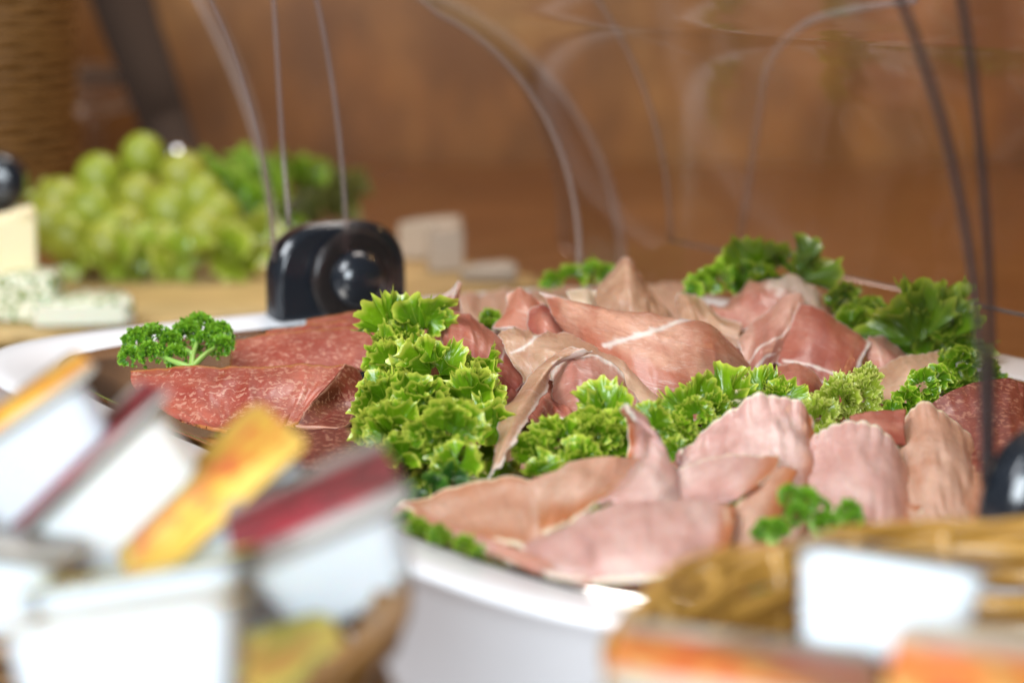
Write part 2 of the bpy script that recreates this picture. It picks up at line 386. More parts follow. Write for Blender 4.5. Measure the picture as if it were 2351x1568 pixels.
# hinges: black rounded blocks with a round knob, at the two ends of the long axis
def hinge(end, sgn, off_b=0):
    c = CEN+a_*sgn*end+b_*off_b
    def prof(w, h, n=28, k=0):
        pts = [(-w, 0)]
        for i in range(n+1):
            th = math.pi*(1-i/n); x = math.cos(th); y = math.sin(th)
            pts.append((w*math.copysign(abs(x)**.7, x), h*.38+h*.62*abs(y)**.75))
        return pts+[(w, 0)]
    rings_ = []
    for off, sc2 in ((0, .93), (.004, 1), (.015, 1), (.019, .94)):
        rings_.append([tuple(c+a_*(-sgn)*(-.010+off)+b_*x*sc2+ez*(.047+y*(1 if sc2 == 1 else sc2))) for x, y in prof(.041, .056)])
    mb = MB(); mb.rings(rings_); hb = mb.build('hinge_block', M_black, disp, bevel=.001)
    kc = c+a_*(-sgn)*.012+b_*.004+ez*.072
    V = MB(); n = 28
    rr = [(.0155, .0), (.016, .004), (.015, .009), (.0115, .0125), (.006, .0145), (.001, .0150)]
    V.rings([[tuple(kc+a_*(-sgn)*dz+(b_*math.cos(2*math.pi*i/n)+ez*math.sin(2*math.pi*i/n))*r_) for i in range(n)] for r_, dz in rr])
    V.build('knob', M_black, hb)
    V = MB()
    V.rings([[tuple(kc+a_*(-sgn)*dz+(b_*math.cos(2*math.pi*i/n)+ez*math.sin(2*math.pi*i/n))*r_) for i in range(n)] for r_, dz in ((.026, -.001), (.027, .001), (.026, .003), (.022, .0035))])
    V.build('pivot_ring', M_ring, hb)
    return c+b_*.0+ez*.072
HLp = hinge(.262, -1); HRp = hinge(.330, 1, -.047)
def roll(name, parent, pL, pR, rad, ph1, frf, m, mes, A=a_, B=b_, edge_r=.0014, ztop=.19, back=True, shL=0):
    """a quarter-round shell with two end panels: thin clear sheet, thick cut edges"""
    n = 40; b0 = frf(ztop); ph0 = math.atan2(ztop, b0); rad0 = math.hypot(ztop, b0)
    ang = np.linspace(ph0, ph1, n)
    def ring(p, sh_=0):
        fr = [p+B*(frf(z)+sh_)+ez*z for z in np.linspace(.012, ztop, 16)]
        arc = [p+B*sh_*max(0, 1-i/10)+(B*math.cos(h)+ez*math.sin(h))*(rad0+(rad-rad0)*min(1, i/14)) for i, h in enumerate(ang)]
        return fr, arc
    Ls = ring(pL, shL); Rs = ring(pR); arcL, arcR = Ls[1], Rs[1]
    mb = MB(); mb.add(arcL+arcR, [(i, i+1, n+i+1, n+i) for i in range(n-1)])
    for (fr, arc), p in ((Ls, pL), (Rs, pR)):
        V = []
        for i in range(16):
            x = .06+.94*i/15
            for j, q in enumerate(arc):
                w_ = max(0, 1-j/8); base = p+(q-p)*x
                V.append(base*(1-w_)+fr[i]*w_)
        mb.add(V, [(i*n+j, i*n+j+1, (i+1)*n+j+1, (i+1)*n+j) for i in range(15) for j in range(n-1)])
    sh = mb.build(name, m, parent)
    for (fr, arc), me in ((Ls, mes[0]), (Rs, mes[1])):
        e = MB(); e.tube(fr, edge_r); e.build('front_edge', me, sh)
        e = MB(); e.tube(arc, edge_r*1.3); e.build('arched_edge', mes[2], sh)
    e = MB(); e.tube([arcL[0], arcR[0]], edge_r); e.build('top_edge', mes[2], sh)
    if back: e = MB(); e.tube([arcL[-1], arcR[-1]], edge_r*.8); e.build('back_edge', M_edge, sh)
    return sh
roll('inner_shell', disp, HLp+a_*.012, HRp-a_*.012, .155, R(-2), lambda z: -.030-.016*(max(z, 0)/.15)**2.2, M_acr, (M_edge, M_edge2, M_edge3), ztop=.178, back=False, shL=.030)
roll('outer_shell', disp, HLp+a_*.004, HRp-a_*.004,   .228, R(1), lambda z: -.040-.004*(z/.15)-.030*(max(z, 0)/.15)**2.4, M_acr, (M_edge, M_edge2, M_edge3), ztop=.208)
mb = MB(); mb.tube(cr([P(1700,545,1.42), P(1722,400,1.41), P(1742,270,1.40), P(1768,140,1.38), P(1850,55,1.35), P(1960,22,1.3), P(2100,2,1.22)], 40), .0022); mb.build('shell_reflection', M_edge3, disp)  # pale tube standing in for an edge reflected in the shell
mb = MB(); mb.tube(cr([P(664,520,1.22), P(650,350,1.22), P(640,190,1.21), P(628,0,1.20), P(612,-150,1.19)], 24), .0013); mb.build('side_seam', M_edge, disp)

# =================================================================== HAM, SALAMI
pA = meat('raw_ham', (.50, .165, .095), (.66, .34, .225), streak=.5, w=1)
pB = meat('raw_ham_red', (.38, .085, .055), (.54, .20, .13), streak=.35, w=4)
pC = meat('raw_ham_pale', (.50, .26, .15), (.66, .42, .27), streak=.5, w=7, translucent=.12)
pD = meat('raw_ham_pink', (.50, .19, .135), (.64, .35, .26), streak=.55, w=9)
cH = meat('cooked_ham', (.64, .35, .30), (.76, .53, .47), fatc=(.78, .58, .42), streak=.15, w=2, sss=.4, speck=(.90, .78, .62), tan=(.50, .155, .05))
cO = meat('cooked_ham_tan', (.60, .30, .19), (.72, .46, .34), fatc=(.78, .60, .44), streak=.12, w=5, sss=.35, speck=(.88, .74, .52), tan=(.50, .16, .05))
sA = meat('salami_meat', (.36, .055, .036), (.48, .12, .075), fatc=(.72, .38, .27), streak=.12, salami=.62, w=3, sss=.2, speck=(.50, .18, .05))
sB = meat('salami_dark', (.16, .018, .014), (.26, .04, .025), fatc=(.55, .25, .16), streak=.1, salami=.55, w=6, sss=.15)
PG = 'raw ham slices heaped between the lettuce'; CG = 'cooked ham slices folded along the front of the platter'; SG = 'salami slices laid at the left of the platter'
def ham(rows, m, label, **k):
    k.setdefault('rim', 2.6); return sheet('raw_ham_slice', rows, m, label, 'ham slice', PG, **k)
def cooked(rows, m, label, **k):
    k.setdefault('thick', .0013); k.setdefault('rag', 1.6); k.setdefault('wrinkle', .0008)
    return sheet('cooked_ham_slice', rows, m, label, 'ham slice', CG, **k)
def salami(rows, m, label, **k):
    k.setdefault('thick', .0016); k.setdefault('rag', 1.0); k.setdefault('wrinkle', .0008)
    return sheet('salami_slice', rows, m, label, 'salami slice', SG, **k)
ham([[(1050,768,830),(1250,760,815),(1450,760,815),(1700,790,820),(1950,815,830)],[(1050,830,870),(1250,810,870),(1450,820,870),(1700,835,865),(1950,850,865)],[(1100,890,920),(1250,880,930),(1450,900,940),(1700,890,910),(1960,890,895)],[(1150,950,965),(1300,960,990),(1490,985,995),(1720,950,965),(1980,925,930)]], pB, 'dark red raw ham slice lying underneath the heap on the tray', seed=1, wrinkle=.004)
ham([[(1262,690,835),(1340,715,850),(1440,745,865),(1550,765,870),(1650,800,872),(1712,850,880)],[(1240,668,860),(1320,690,880),(1420,712,900),(1530,724,905),(1630,745,900),(1706,812,900)],[(1262,710,878),(1340,740,905),(1440,760,928),(1540,770,932),(1640,790,928),(1722,840,910)],[(1300,770,895),(1370,810,925),(1460,840,945),(1560,850,950),(1650,850,938),(1722,868,915)],[(1340,830,905),(1400,870,930),(1480,915,955),(1580,925,960),(1660,905,948),(1712,890,922)]], pA,
    'largest rolled raw ham slice, at the top centre, with a white fat line across it', seed=2, bulge=10, fat=[([(1385,792),(1440,778),(1500,760),(1550,738),(1600,728)],7),([(1242,668),(1270,672),(1300,680)],11),([(1680,752),(1712,800)],4)], wrinkle=.0006)
ham([[(1135,752,905),(1200,748,905),(1290,765,910),(1390,795,922),(1470,850,945),(1538,930,965)],[(1150,775,925),(1210,775,930),(1290,788,935),(1375,825,948),(1455,885,962),(1540,960,972)],[(1170,820,935),(1220,820,940),(1290,818,945),(1360,865,957),(1430,930,968),(1505,990,978)],[(1200,880,940),(1245,870,945),(1310,900,950),(1350,930,960),(1420,965,970),(1480,1005,980)]], pC,
    'pale translucent raw ham slice arching in front of the largest roll', seed=3, fat=[([(1175,812),(1215,780),(1240,762)],3.5),([(1500,980),(1535,940)],6)], rag=4, wrinkle=.0012)
ham([[(1262,850,950),(1310,808,950),(1360,812,950),(1415,840,955),(1452,890,962)],[(1270,885,962),(1310,845,968),(1368,855,974),(1420,885,972),(1465,930,970)],[(1275,925,962),(1320,905,978),(1372,912,982),(1420,932,978),(1475,965,975)],[(1280,965,968),(1330,965,982),(1380,970,985),(1430,978,982),(1482,1005,978)]], pD,
    'pink raw ham fold with a white fat rim curling over its top', seed=4, fat=[([(1262,880),(1270,845),(1306,808),(1360,812),(1415,840),(1440,870)],7)], wrinkle=.0014)
ham([[(1305,800,958),(1342,802,958),(1362,812,955)],[(1262,822,962),(1282,828,968),(1276,845,962)],[(1205,880,970),(1240,870,980),(1260,888,974)],[(1150,950,1010),(1188,940,1020),(1222,948,1015)],[(1140,1030,1078),(1164,1005,1080),(1190,1000,1074)],[(1116,1100,1116),(1134,1078,1112),(1148,1070,1108)]], pC,
    'narrow raw ham strip hanging down over the lettuce, with a jagged white fat edge', seed=5, fat=[([(1342,806),(1276,838),(1262,888),(1222,946),(1192,998),(1150,1068),(1122,1096)],8)], rag=4)
ham([[(1005,740,890),(1030,712,880),(1080,720,880),(1130,755,890),(1170,800,900),(1214,860,915)],[(1010,770,905),(1040,745,905),(1085,760,912),(1125,790,917),(1162,830,922),(1202,880,924)],[(1015,820,912),(1045,800,918),(1085,820,927),(1120,845,930),(1150,870,930),(1182,905,927)],[(1030,880,915),(1060,870,922),(1095,880,931),(1120,900,933),(1145,915,933),(1172,935,930)]], pB,
    'red rolled raw ham slice just right of the big lettuce leaf', seed=6, fat=[([(1008,745),(1030,714)],10),([(1160,800),(1150,830)],4)], wrinkle=.001)
ham([[(972,705,860),(1008,672,850),(1044,640,845),(1060,650,852),(1060,690,855)],[(968,740,870),(1005,715,875),(1038,690,878),(1058,700,870),(1055,720,865)],[(965,800,875),(1000,790,880),(1030,770,880),(1050,765,875),(1068,760,868)]], pA,
    'small raw ham peak with a white tip, behind the left lettuce leaf', seed=7, fat=[([(1020,672),(1046,642),(1044,668)],11)])
ham([[(1165,672,840),(1190,660,835),(1215,668,838),(1255,700,845)],[(1155,715,850),(1185,700,852),(1220,710,855),(1255,735,852)],[(1130,755,857),(1170,750,862),(1215,762,864),(1250,775,860)]], pA, 'small brownish raw ham curl standing left of the largest roll', seed=8)
ham([[(1215,712,865),(1250,695,860),(1290,725,872)],[(1210,745,875),(1250,740,882),(1300,775,882)],[(1212,795,885),(1262,792,888),(1325,802,888)]], pB, 'small dark raw ham fold tucked under the tip of the largest roll', seed=9)
ham([[(1355,672,790),(1398,628,785),(1434,594,785),(1465,622,785),(1500,665,790),(1540,712,800)],[(1360,695,805),(1405,670,810),(1440,660,812),(1475,675,810),(1510,695,808),(1548,725,808)],[(1370,735,815),(1410,738,820),(1450,748,825),(1490,748,825),(1520,752,820),(1565,762,815)]], pC, 'tall pointed raw ham slice standing at the back centre of the heap', seed=10, wrinkle=.0012)
ham([[(1300,668,835),(1340,662,832),(1372,665,830)],[(1310,692,845),(1345,692,845),(1370,700,840)],[(1322,722,850),(1350,727,850),(1378,732,845)]], meat('raw_ham_fat', (.62,.46,.30), (.74,.60,.44), w=12), 'cream coloured fatty raw ham flap behind the tip of the largest roll', seed=11)
ham([[(1548,692,800),(1562,672,795),(1600,672,795),(1622,700,800),(1660,730,815),(1705,745,825)],[(1555,712,812),(1578,692,815),(1598,700,815),(1625,732,820),(1660,757,830),(1700,767,835)],[(1560,742,820),(1590,742,825),(1615,752,825),(1640,777,830),(1670,792,835),(1705,802,838)]], pC, 'cream raw ham slice curled round on itself behind the largest roll', seed=12, rim=5, rimsides='t', wrinkle=.002)
ham([[(1610,705,790),(1660,685,785),(1720,645,780),(1785,630,780),(1850,645,785),(1900,680,795),(1924,722,810)],[(1620,722,805),(1670,705,808),(1725,680,810),(1785,668,812),(1845,685,812),(1890,715,812),(1918,750,818)],[(1640,765,815),(1690,755,820),(1740,745,825),(1790,742,828),(1840,752,828),(1880,775,825),(1915,800,822)]], pD, 'wide domed raw ham slice at the back right with a broad pale fat patch', seed=13, fat=[([(1775,640),(1830,650),(1868,690)],24)])
ham([[(1690,775,850),(1750,722,830),(1832,672,815),(1848,722,825)],[(1700,800,865),(1755,765,855),(1815,735,845),(1842,768,840)],[(1705,845,880),(1750,812,875),(1800,792,865),(1826,805,850)],[(1710,882,890),(1745,852,885),(1785,832,875),(1815,835,860)]], pD, 'fan shaped raw ham slice folded to a point right of the largest roll', seed=14, fat=[([(1705,840),(1770,780),(1840,735)],3),([(1700,880),(1760,815),(1800,800)],3)], wrinkle=.0018)
ham([[(1835,692,825),(1880,705,825),(1925,735,830),(1970,765,840),(1998,782,848)],[(1815,740,845),(1865,750,850),(1915,775,857),(1955,800,860),(1985,818,862)],[(1790,792,860),(1845,802,870),(1900,827,874),(1940,847,876),(1968,862,874)],[(1780,835,872),(1835,855,882),(1890,875,888),(1930,890,890),(1958,905,886)]], pB, 'large reddish raw ham slice sloping down at the right with a thin fat edge', seed=15, fat=[([(1998,784),(1974,830),(1955,900)],5),([(1800,830),(1860,838),(1920,858)],4)], wrinkle=.001)
ham([[(1995,772,840),(2035,775,838),(2088,818,850)],[(1988,800,850),(2040,812,857),(2092,848,864)],[(1998,850,865),(2045,862,872),(2098,872,872)]], pD, 'small raw ham fold open at the side, near the back right lettuce', seed=16, rim=4, rimsides='t')
ham([[(1975,870,895),(1995,842,885),(2060,820,878),(2120,812,872),(2158,800,868),(2192,852,880)],[(1985,892,905),(2030,870,904),(2080,855,902),(2130,848,894),(2165,852,890),(2190,878,892)],[(2000,932,918),(2040,916,922),(2090,906,920),(2135,897,912),(2160,902,907),(2180,902,902)],[(2022,962,927),(2055,957,932),(2095,947,932),(2130,942,924),(2155,932,917),(2170,910,907)]], pC, 'pale translucent raw ham flap at the far right with a torn top edge', seed=17, rag=6)
ham([[(1755,875,905),(1788,838,895),(1835,832,895),(1872,855,900),(1894,885,905)],[(1758,905,915),(1795,872,918),(1835,870,920),(1867,887,918),(1888,912,915)],[(1765,945,922),(1800,925,927),(1835,928,932),(1860,934,930),(1872,948,924)]], pB, 'small glossy red raw ham roll above the pale green lettuce', seed=18, wrinkle=.0008)
ham([[(1048,672,700),(1200,664,695),(1400,655,690),(1570,650,688)],[(1060,710,735),(1200,705,735),(1400,700,735),(1600,690,725)],[(1100,750,770),(1230,748,770),(1400,745,770),(1620,730,760)]], meat('raw_ham_peach', (.64,.36,.24), (.72,.48,.34), w=14), 'flat peach coloured slice lying at the very back of the tray', seed=19)
# cooked ham
rk = dict(rim=6)
cooked([[(912,1165,1195),(1050,1215,1242),(1150,1250,1275),(1250,1290,1308),(1360,1330,1342)],[(906,1178,1205),(1045,1226,1248),(1150,1268,1285),(1250,1310,1320),(1355,1342,1348)],[(925,1195,1210),(1045,1236,1250),(1150,1280,1288),(1250,1314,1318),(1350,1338,1340)]], cH, 'lowest cooked ham slice, showing only as a pale layered edge on the tray', seed=30, rim=5, rimsides='b', thick=.0025)
cooked([[(915,1160,1190),(1000,1132,1165),(1110,1100,1150),(1200,1103,1150),(1290,1120,1165)],[(955,1180,1200),(1030,1165,1190),(1120,1150,1187),(1200,1155,1192),(1280,1165,1202)],[(1005,1205,1217),(1060,1200,1218),(1130,1195,1222),(1200,1205,1232),(1260,1215,1238)],[(1055,1236,1242),(1090,1234,1246),(1150,1240,1256),(1200,1252,1266),(1240,1262,1268)]], cO, 'cooked ham slice with a pointed tip, leftmost in the front row', seed=31, **rk)
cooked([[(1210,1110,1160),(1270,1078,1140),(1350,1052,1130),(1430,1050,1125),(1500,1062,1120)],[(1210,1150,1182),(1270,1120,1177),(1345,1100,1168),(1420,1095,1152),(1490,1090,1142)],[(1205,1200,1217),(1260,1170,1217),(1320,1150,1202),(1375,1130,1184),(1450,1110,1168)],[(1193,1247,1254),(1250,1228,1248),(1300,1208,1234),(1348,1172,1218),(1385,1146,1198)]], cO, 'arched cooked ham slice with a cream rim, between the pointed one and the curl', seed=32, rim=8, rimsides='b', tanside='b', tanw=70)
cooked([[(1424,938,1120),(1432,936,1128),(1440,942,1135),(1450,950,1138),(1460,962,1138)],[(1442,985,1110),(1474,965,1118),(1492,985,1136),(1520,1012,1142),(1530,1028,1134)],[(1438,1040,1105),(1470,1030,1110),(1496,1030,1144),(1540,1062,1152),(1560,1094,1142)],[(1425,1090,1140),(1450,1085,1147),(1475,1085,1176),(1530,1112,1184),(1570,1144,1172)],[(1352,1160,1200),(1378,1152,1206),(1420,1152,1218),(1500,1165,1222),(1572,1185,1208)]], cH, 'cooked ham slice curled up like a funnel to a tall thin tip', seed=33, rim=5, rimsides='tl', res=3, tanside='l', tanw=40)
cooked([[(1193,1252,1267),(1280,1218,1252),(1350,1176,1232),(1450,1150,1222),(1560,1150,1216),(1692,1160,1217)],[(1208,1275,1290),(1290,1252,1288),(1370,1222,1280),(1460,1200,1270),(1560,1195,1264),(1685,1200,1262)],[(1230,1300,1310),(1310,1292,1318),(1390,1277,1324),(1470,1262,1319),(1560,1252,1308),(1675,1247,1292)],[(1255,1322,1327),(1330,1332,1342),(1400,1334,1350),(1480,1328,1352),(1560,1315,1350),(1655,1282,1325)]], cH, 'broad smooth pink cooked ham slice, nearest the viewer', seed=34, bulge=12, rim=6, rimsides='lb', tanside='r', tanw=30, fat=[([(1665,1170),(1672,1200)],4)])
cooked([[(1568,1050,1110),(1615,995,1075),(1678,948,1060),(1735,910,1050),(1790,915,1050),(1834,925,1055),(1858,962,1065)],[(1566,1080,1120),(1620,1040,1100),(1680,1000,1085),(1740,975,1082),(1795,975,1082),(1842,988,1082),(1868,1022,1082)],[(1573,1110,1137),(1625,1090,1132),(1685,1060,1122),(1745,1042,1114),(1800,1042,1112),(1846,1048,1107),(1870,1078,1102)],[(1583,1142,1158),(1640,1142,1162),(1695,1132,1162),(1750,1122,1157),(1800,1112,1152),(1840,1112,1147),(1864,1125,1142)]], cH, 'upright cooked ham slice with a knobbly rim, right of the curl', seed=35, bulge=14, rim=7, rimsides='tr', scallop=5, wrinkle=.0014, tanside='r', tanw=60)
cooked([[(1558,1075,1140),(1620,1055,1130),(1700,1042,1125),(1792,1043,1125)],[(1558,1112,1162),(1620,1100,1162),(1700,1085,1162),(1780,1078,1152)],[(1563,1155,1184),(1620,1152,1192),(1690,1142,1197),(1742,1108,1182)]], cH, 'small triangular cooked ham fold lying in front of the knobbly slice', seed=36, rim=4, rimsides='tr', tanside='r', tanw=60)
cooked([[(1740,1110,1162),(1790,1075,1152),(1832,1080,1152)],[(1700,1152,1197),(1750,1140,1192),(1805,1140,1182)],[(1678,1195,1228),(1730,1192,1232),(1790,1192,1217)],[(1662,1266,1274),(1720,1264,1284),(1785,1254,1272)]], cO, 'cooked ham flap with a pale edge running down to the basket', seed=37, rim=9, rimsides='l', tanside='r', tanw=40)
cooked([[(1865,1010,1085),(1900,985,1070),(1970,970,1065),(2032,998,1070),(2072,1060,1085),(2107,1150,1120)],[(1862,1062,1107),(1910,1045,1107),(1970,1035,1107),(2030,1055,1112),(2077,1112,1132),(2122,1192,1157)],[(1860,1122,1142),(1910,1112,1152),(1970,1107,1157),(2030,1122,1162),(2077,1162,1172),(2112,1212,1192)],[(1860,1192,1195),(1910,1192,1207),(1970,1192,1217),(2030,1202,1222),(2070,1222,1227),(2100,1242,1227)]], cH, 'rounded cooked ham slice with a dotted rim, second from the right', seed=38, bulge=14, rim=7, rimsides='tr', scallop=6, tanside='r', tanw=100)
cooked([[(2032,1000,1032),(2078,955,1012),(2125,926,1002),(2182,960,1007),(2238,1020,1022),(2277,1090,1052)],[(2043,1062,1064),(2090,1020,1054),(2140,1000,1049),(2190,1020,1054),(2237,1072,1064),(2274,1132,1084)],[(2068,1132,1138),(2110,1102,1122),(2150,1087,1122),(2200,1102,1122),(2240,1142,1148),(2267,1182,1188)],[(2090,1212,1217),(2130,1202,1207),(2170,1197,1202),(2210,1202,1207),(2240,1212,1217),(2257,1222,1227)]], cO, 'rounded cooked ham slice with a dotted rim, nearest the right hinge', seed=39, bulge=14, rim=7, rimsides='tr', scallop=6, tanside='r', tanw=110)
cooked([[(1950,955,1040),(2010,945,1035),(2080,945,1030)],[(1960,985,1055),(2020,980,1055),(2075,980,1050)],[(1975,1020,1065),(2030,1020,1065),(2080,1020,1060)]], pB, 'dark red slice tucked between the two dotted cooked ham slices', seed=40)
# salami
salami([[(300,848,930),(430,842,925),(560,838,920),(680,838,920),(792,838,925)],[(306,885,942),(430,887,947),(550,887,947),(660,887,947),(758,882,947)],[(352,928,957),(450,937,967),(550,942,970),(650,937,967),(716,927,964)],[(425,970,977),(490,988,990),(560,996,997),(630,993,994),(685,972,986)]], sA, 'front salami slice of the left row, lying under the parsley', seed=50, bulge=10, rim=7, rimsides='tb')
salami([[(790,838,925),(820,850,920),(834,882,925),(830,922,937)],[(757,882,947),(797,887,937),(822,907,937),(827,942,944)],[(714,927,964),(760,932,952),(797,947,952),(812,967,960)],[(676,978,987),(730,990,988),(782,994,993),(804,978,978)]], sB, 'dark turned-over end of a salami slice beside the big lettuce leaf', seed=51, rim=4)
salami([[(545,778,855),(620,770,850),(700,762,845),(790,755,840),(866,750,840)],[(530,812,870),(620,808,870),(700,802,870),(790,797,865),(864,792,862)],[(525,858,887),(620,858,892),(700,855,892),(790,852,887),(852,845,882)]], sA, 'middle salami slice behind the parsley sprig', seed=52, rim=5, rimsides='tl')
salami([[(610,760,835),(690,748,828),(770,740,822),(850,735,818)],[(600,792,850),(690,785,846),(770,780,842),(852,775,840)],[(600,835,870),(690,830,868),(770,826,866),(850,820,862)]], sA, 'thin salami slice between the middle and the rearmost one', seed=56, rim=5, rimsides='tl', wrinkle=.0012)
salami([[(703,735,812),(760,725,807),(820,718,802),(872,715,802)],[(700,762,832),(760,757,832),(820,752,830),(872,747,827)],[(700,795,847),(760,792,850),(820,787,847),(872,782,842)]], sA, 'rearmost salami slice, next to the left hinge', seed=53, rim=5, rimsides='tl')
salami([[(520,985,1003),(640,985,1005),(740,985,1005),(850,980,1000)],[(560,1025,1035),(660,1030,1040),(750,1035,1045),(850,1035,1042)],[(600,1062,1067),(680,1072,1077),(760,1082,1087),(850,1080,1085)]], sB, 'dark red salami slice lying flat below the front one', seed=54)
salami([[(2120,935,1000),(2200,895,980),(2300,868,960),(2350,885,960)],[(2150,982,1012),(2220,962,1007),(2300,952,1002),(2352,962,1002)],[(2180,1042,1052),(2240,1042,1052),(2300,1042,1047),(2352,1042,1047)],[(2225,1112,1092),(2265,1112,1092),(2305,1112,1087),(2340,1112,1085)]], sB, 'dark salami slice standing behind the right hinge', seed=55)

# =================================================================== LETTUCE, PARSLEY
L1 = leafmat('lettuce_green', (.065, .20, .005), (.26, .45, .010), (.62, .66, .09))
L2 = leafmat('lettuce_deep', (.055, .19, .006), (.22, .43, .010), (.50, .62, .07))
L3 = leafmat('lettuce_light', (.24, .36, .02), (.46, .56, .05), (.66, .68, .18))
LG = 'frilly lettuce leaves dressing the ham platter'
def let(blobs, m, label, **k): return frilly('lettuce_leaf', blobs, m, label, 'lettuce', LG, **k)
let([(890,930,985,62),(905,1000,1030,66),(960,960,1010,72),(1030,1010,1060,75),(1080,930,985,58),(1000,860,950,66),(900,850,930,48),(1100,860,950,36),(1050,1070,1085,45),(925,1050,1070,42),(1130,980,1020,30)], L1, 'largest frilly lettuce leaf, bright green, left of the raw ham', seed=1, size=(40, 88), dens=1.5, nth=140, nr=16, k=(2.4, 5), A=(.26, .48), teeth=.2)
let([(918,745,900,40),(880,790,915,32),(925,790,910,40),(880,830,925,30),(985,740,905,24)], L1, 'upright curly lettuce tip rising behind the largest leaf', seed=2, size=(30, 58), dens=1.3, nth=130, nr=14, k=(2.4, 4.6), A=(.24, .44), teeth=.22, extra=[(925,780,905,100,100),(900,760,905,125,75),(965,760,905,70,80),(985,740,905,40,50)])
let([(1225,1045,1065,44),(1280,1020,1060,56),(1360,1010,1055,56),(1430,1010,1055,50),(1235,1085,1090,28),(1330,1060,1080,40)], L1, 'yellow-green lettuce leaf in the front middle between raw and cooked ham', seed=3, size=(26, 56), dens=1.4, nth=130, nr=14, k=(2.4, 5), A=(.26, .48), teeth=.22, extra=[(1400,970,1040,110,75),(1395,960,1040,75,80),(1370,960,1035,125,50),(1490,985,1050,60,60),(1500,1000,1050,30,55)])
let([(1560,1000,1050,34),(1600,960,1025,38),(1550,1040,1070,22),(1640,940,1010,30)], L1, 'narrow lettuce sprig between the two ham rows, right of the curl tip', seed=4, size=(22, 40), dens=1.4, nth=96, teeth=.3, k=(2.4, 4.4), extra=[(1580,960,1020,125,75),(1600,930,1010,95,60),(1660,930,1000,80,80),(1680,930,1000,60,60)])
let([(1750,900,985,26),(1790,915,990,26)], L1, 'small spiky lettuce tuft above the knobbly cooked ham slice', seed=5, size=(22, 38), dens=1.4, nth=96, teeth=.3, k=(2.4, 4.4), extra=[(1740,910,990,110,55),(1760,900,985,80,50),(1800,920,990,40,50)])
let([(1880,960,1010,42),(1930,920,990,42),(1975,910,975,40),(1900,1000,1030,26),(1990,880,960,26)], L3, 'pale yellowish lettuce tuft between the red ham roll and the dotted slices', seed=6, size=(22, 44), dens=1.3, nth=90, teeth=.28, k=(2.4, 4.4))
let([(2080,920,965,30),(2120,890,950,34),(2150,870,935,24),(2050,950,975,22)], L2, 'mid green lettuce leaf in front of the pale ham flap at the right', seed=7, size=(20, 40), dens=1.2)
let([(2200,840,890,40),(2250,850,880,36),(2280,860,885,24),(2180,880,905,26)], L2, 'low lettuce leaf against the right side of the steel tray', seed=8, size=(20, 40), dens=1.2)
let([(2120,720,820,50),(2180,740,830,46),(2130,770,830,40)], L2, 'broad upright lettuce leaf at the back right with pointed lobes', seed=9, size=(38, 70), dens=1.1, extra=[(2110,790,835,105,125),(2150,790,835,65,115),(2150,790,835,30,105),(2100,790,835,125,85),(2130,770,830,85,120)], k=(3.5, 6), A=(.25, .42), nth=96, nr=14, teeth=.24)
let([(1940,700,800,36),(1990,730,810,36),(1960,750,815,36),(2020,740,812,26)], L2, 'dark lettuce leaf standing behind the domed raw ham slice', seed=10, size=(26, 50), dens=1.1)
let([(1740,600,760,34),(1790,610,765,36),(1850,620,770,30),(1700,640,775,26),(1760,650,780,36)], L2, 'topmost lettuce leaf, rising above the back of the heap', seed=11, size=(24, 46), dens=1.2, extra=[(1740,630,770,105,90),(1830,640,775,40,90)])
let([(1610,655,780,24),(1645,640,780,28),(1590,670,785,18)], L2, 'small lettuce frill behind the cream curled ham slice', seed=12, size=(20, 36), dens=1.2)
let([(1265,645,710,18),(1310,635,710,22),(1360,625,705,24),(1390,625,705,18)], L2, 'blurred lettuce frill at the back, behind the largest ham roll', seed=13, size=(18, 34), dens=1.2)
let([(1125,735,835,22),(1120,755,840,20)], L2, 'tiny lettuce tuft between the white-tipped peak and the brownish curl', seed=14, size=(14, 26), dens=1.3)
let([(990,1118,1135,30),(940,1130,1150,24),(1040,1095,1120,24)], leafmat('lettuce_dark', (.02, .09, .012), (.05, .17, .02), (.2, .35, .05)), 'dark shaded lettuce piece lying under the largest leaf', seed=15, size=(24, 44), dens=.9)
let([(960,1215,1235,22),(1010,1230,1252,26),(1065,1250,1275,24),(1100,1272,1288,14),(930,1195,1222,18)], L2, 'low lettuce standing in for the leaf reflection under the leftmost cooked ham slice', seed=16, size=(14, 26), dens=1.2)  # mirror image of the lettuce in the tray, modelled as added leaves
PM = leafmat('parsley_green', (.05, .19, .008), (.15, .38, .015), (.28, .52, .03), rough=.4)
M_stem = simple('parsley_stem', (.25, .42, .08), .4, Subsurface_Weight=.2, Subsurface_Scale=.003)
def parsley(blobs, stems, label, seed, size=(9, 17), dens=1.6):
    c = Q(*stems[0][0]); root = empty('parsley_sprig', tuple(c), label, 'parsley', 'curly parsley sprigs on the platter')
    for i, bl in enumerate(blobs):
        frilly('leaf', [bl], PM, None, None, seed=seed*10+i, size=size, dens=dens*.55, k=(4, 7), A=(.3, .5), nth=30, nr=7, parent=root, up=.8, teeth=.3, zmin=0)
    for st in stems:
        mb = MB(); pts = cr([Q(*p) for p in st], 12); mb.tube(pts, list(np.linspace(.0016, .0010, 12))); mb.build('stem', M_stem, root)
    return root
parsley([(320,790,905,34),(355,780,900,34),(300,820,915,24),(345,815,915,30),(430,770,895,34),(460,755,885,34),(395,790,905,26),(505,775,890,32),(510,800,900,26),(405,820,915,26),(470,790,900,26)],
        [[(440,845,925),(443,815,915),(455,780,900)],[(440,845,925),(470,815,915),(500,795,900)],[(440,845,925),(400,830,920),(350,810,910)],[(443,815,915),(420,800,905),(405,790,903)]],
        'curly parsley sprig on the salami at the left', 1)
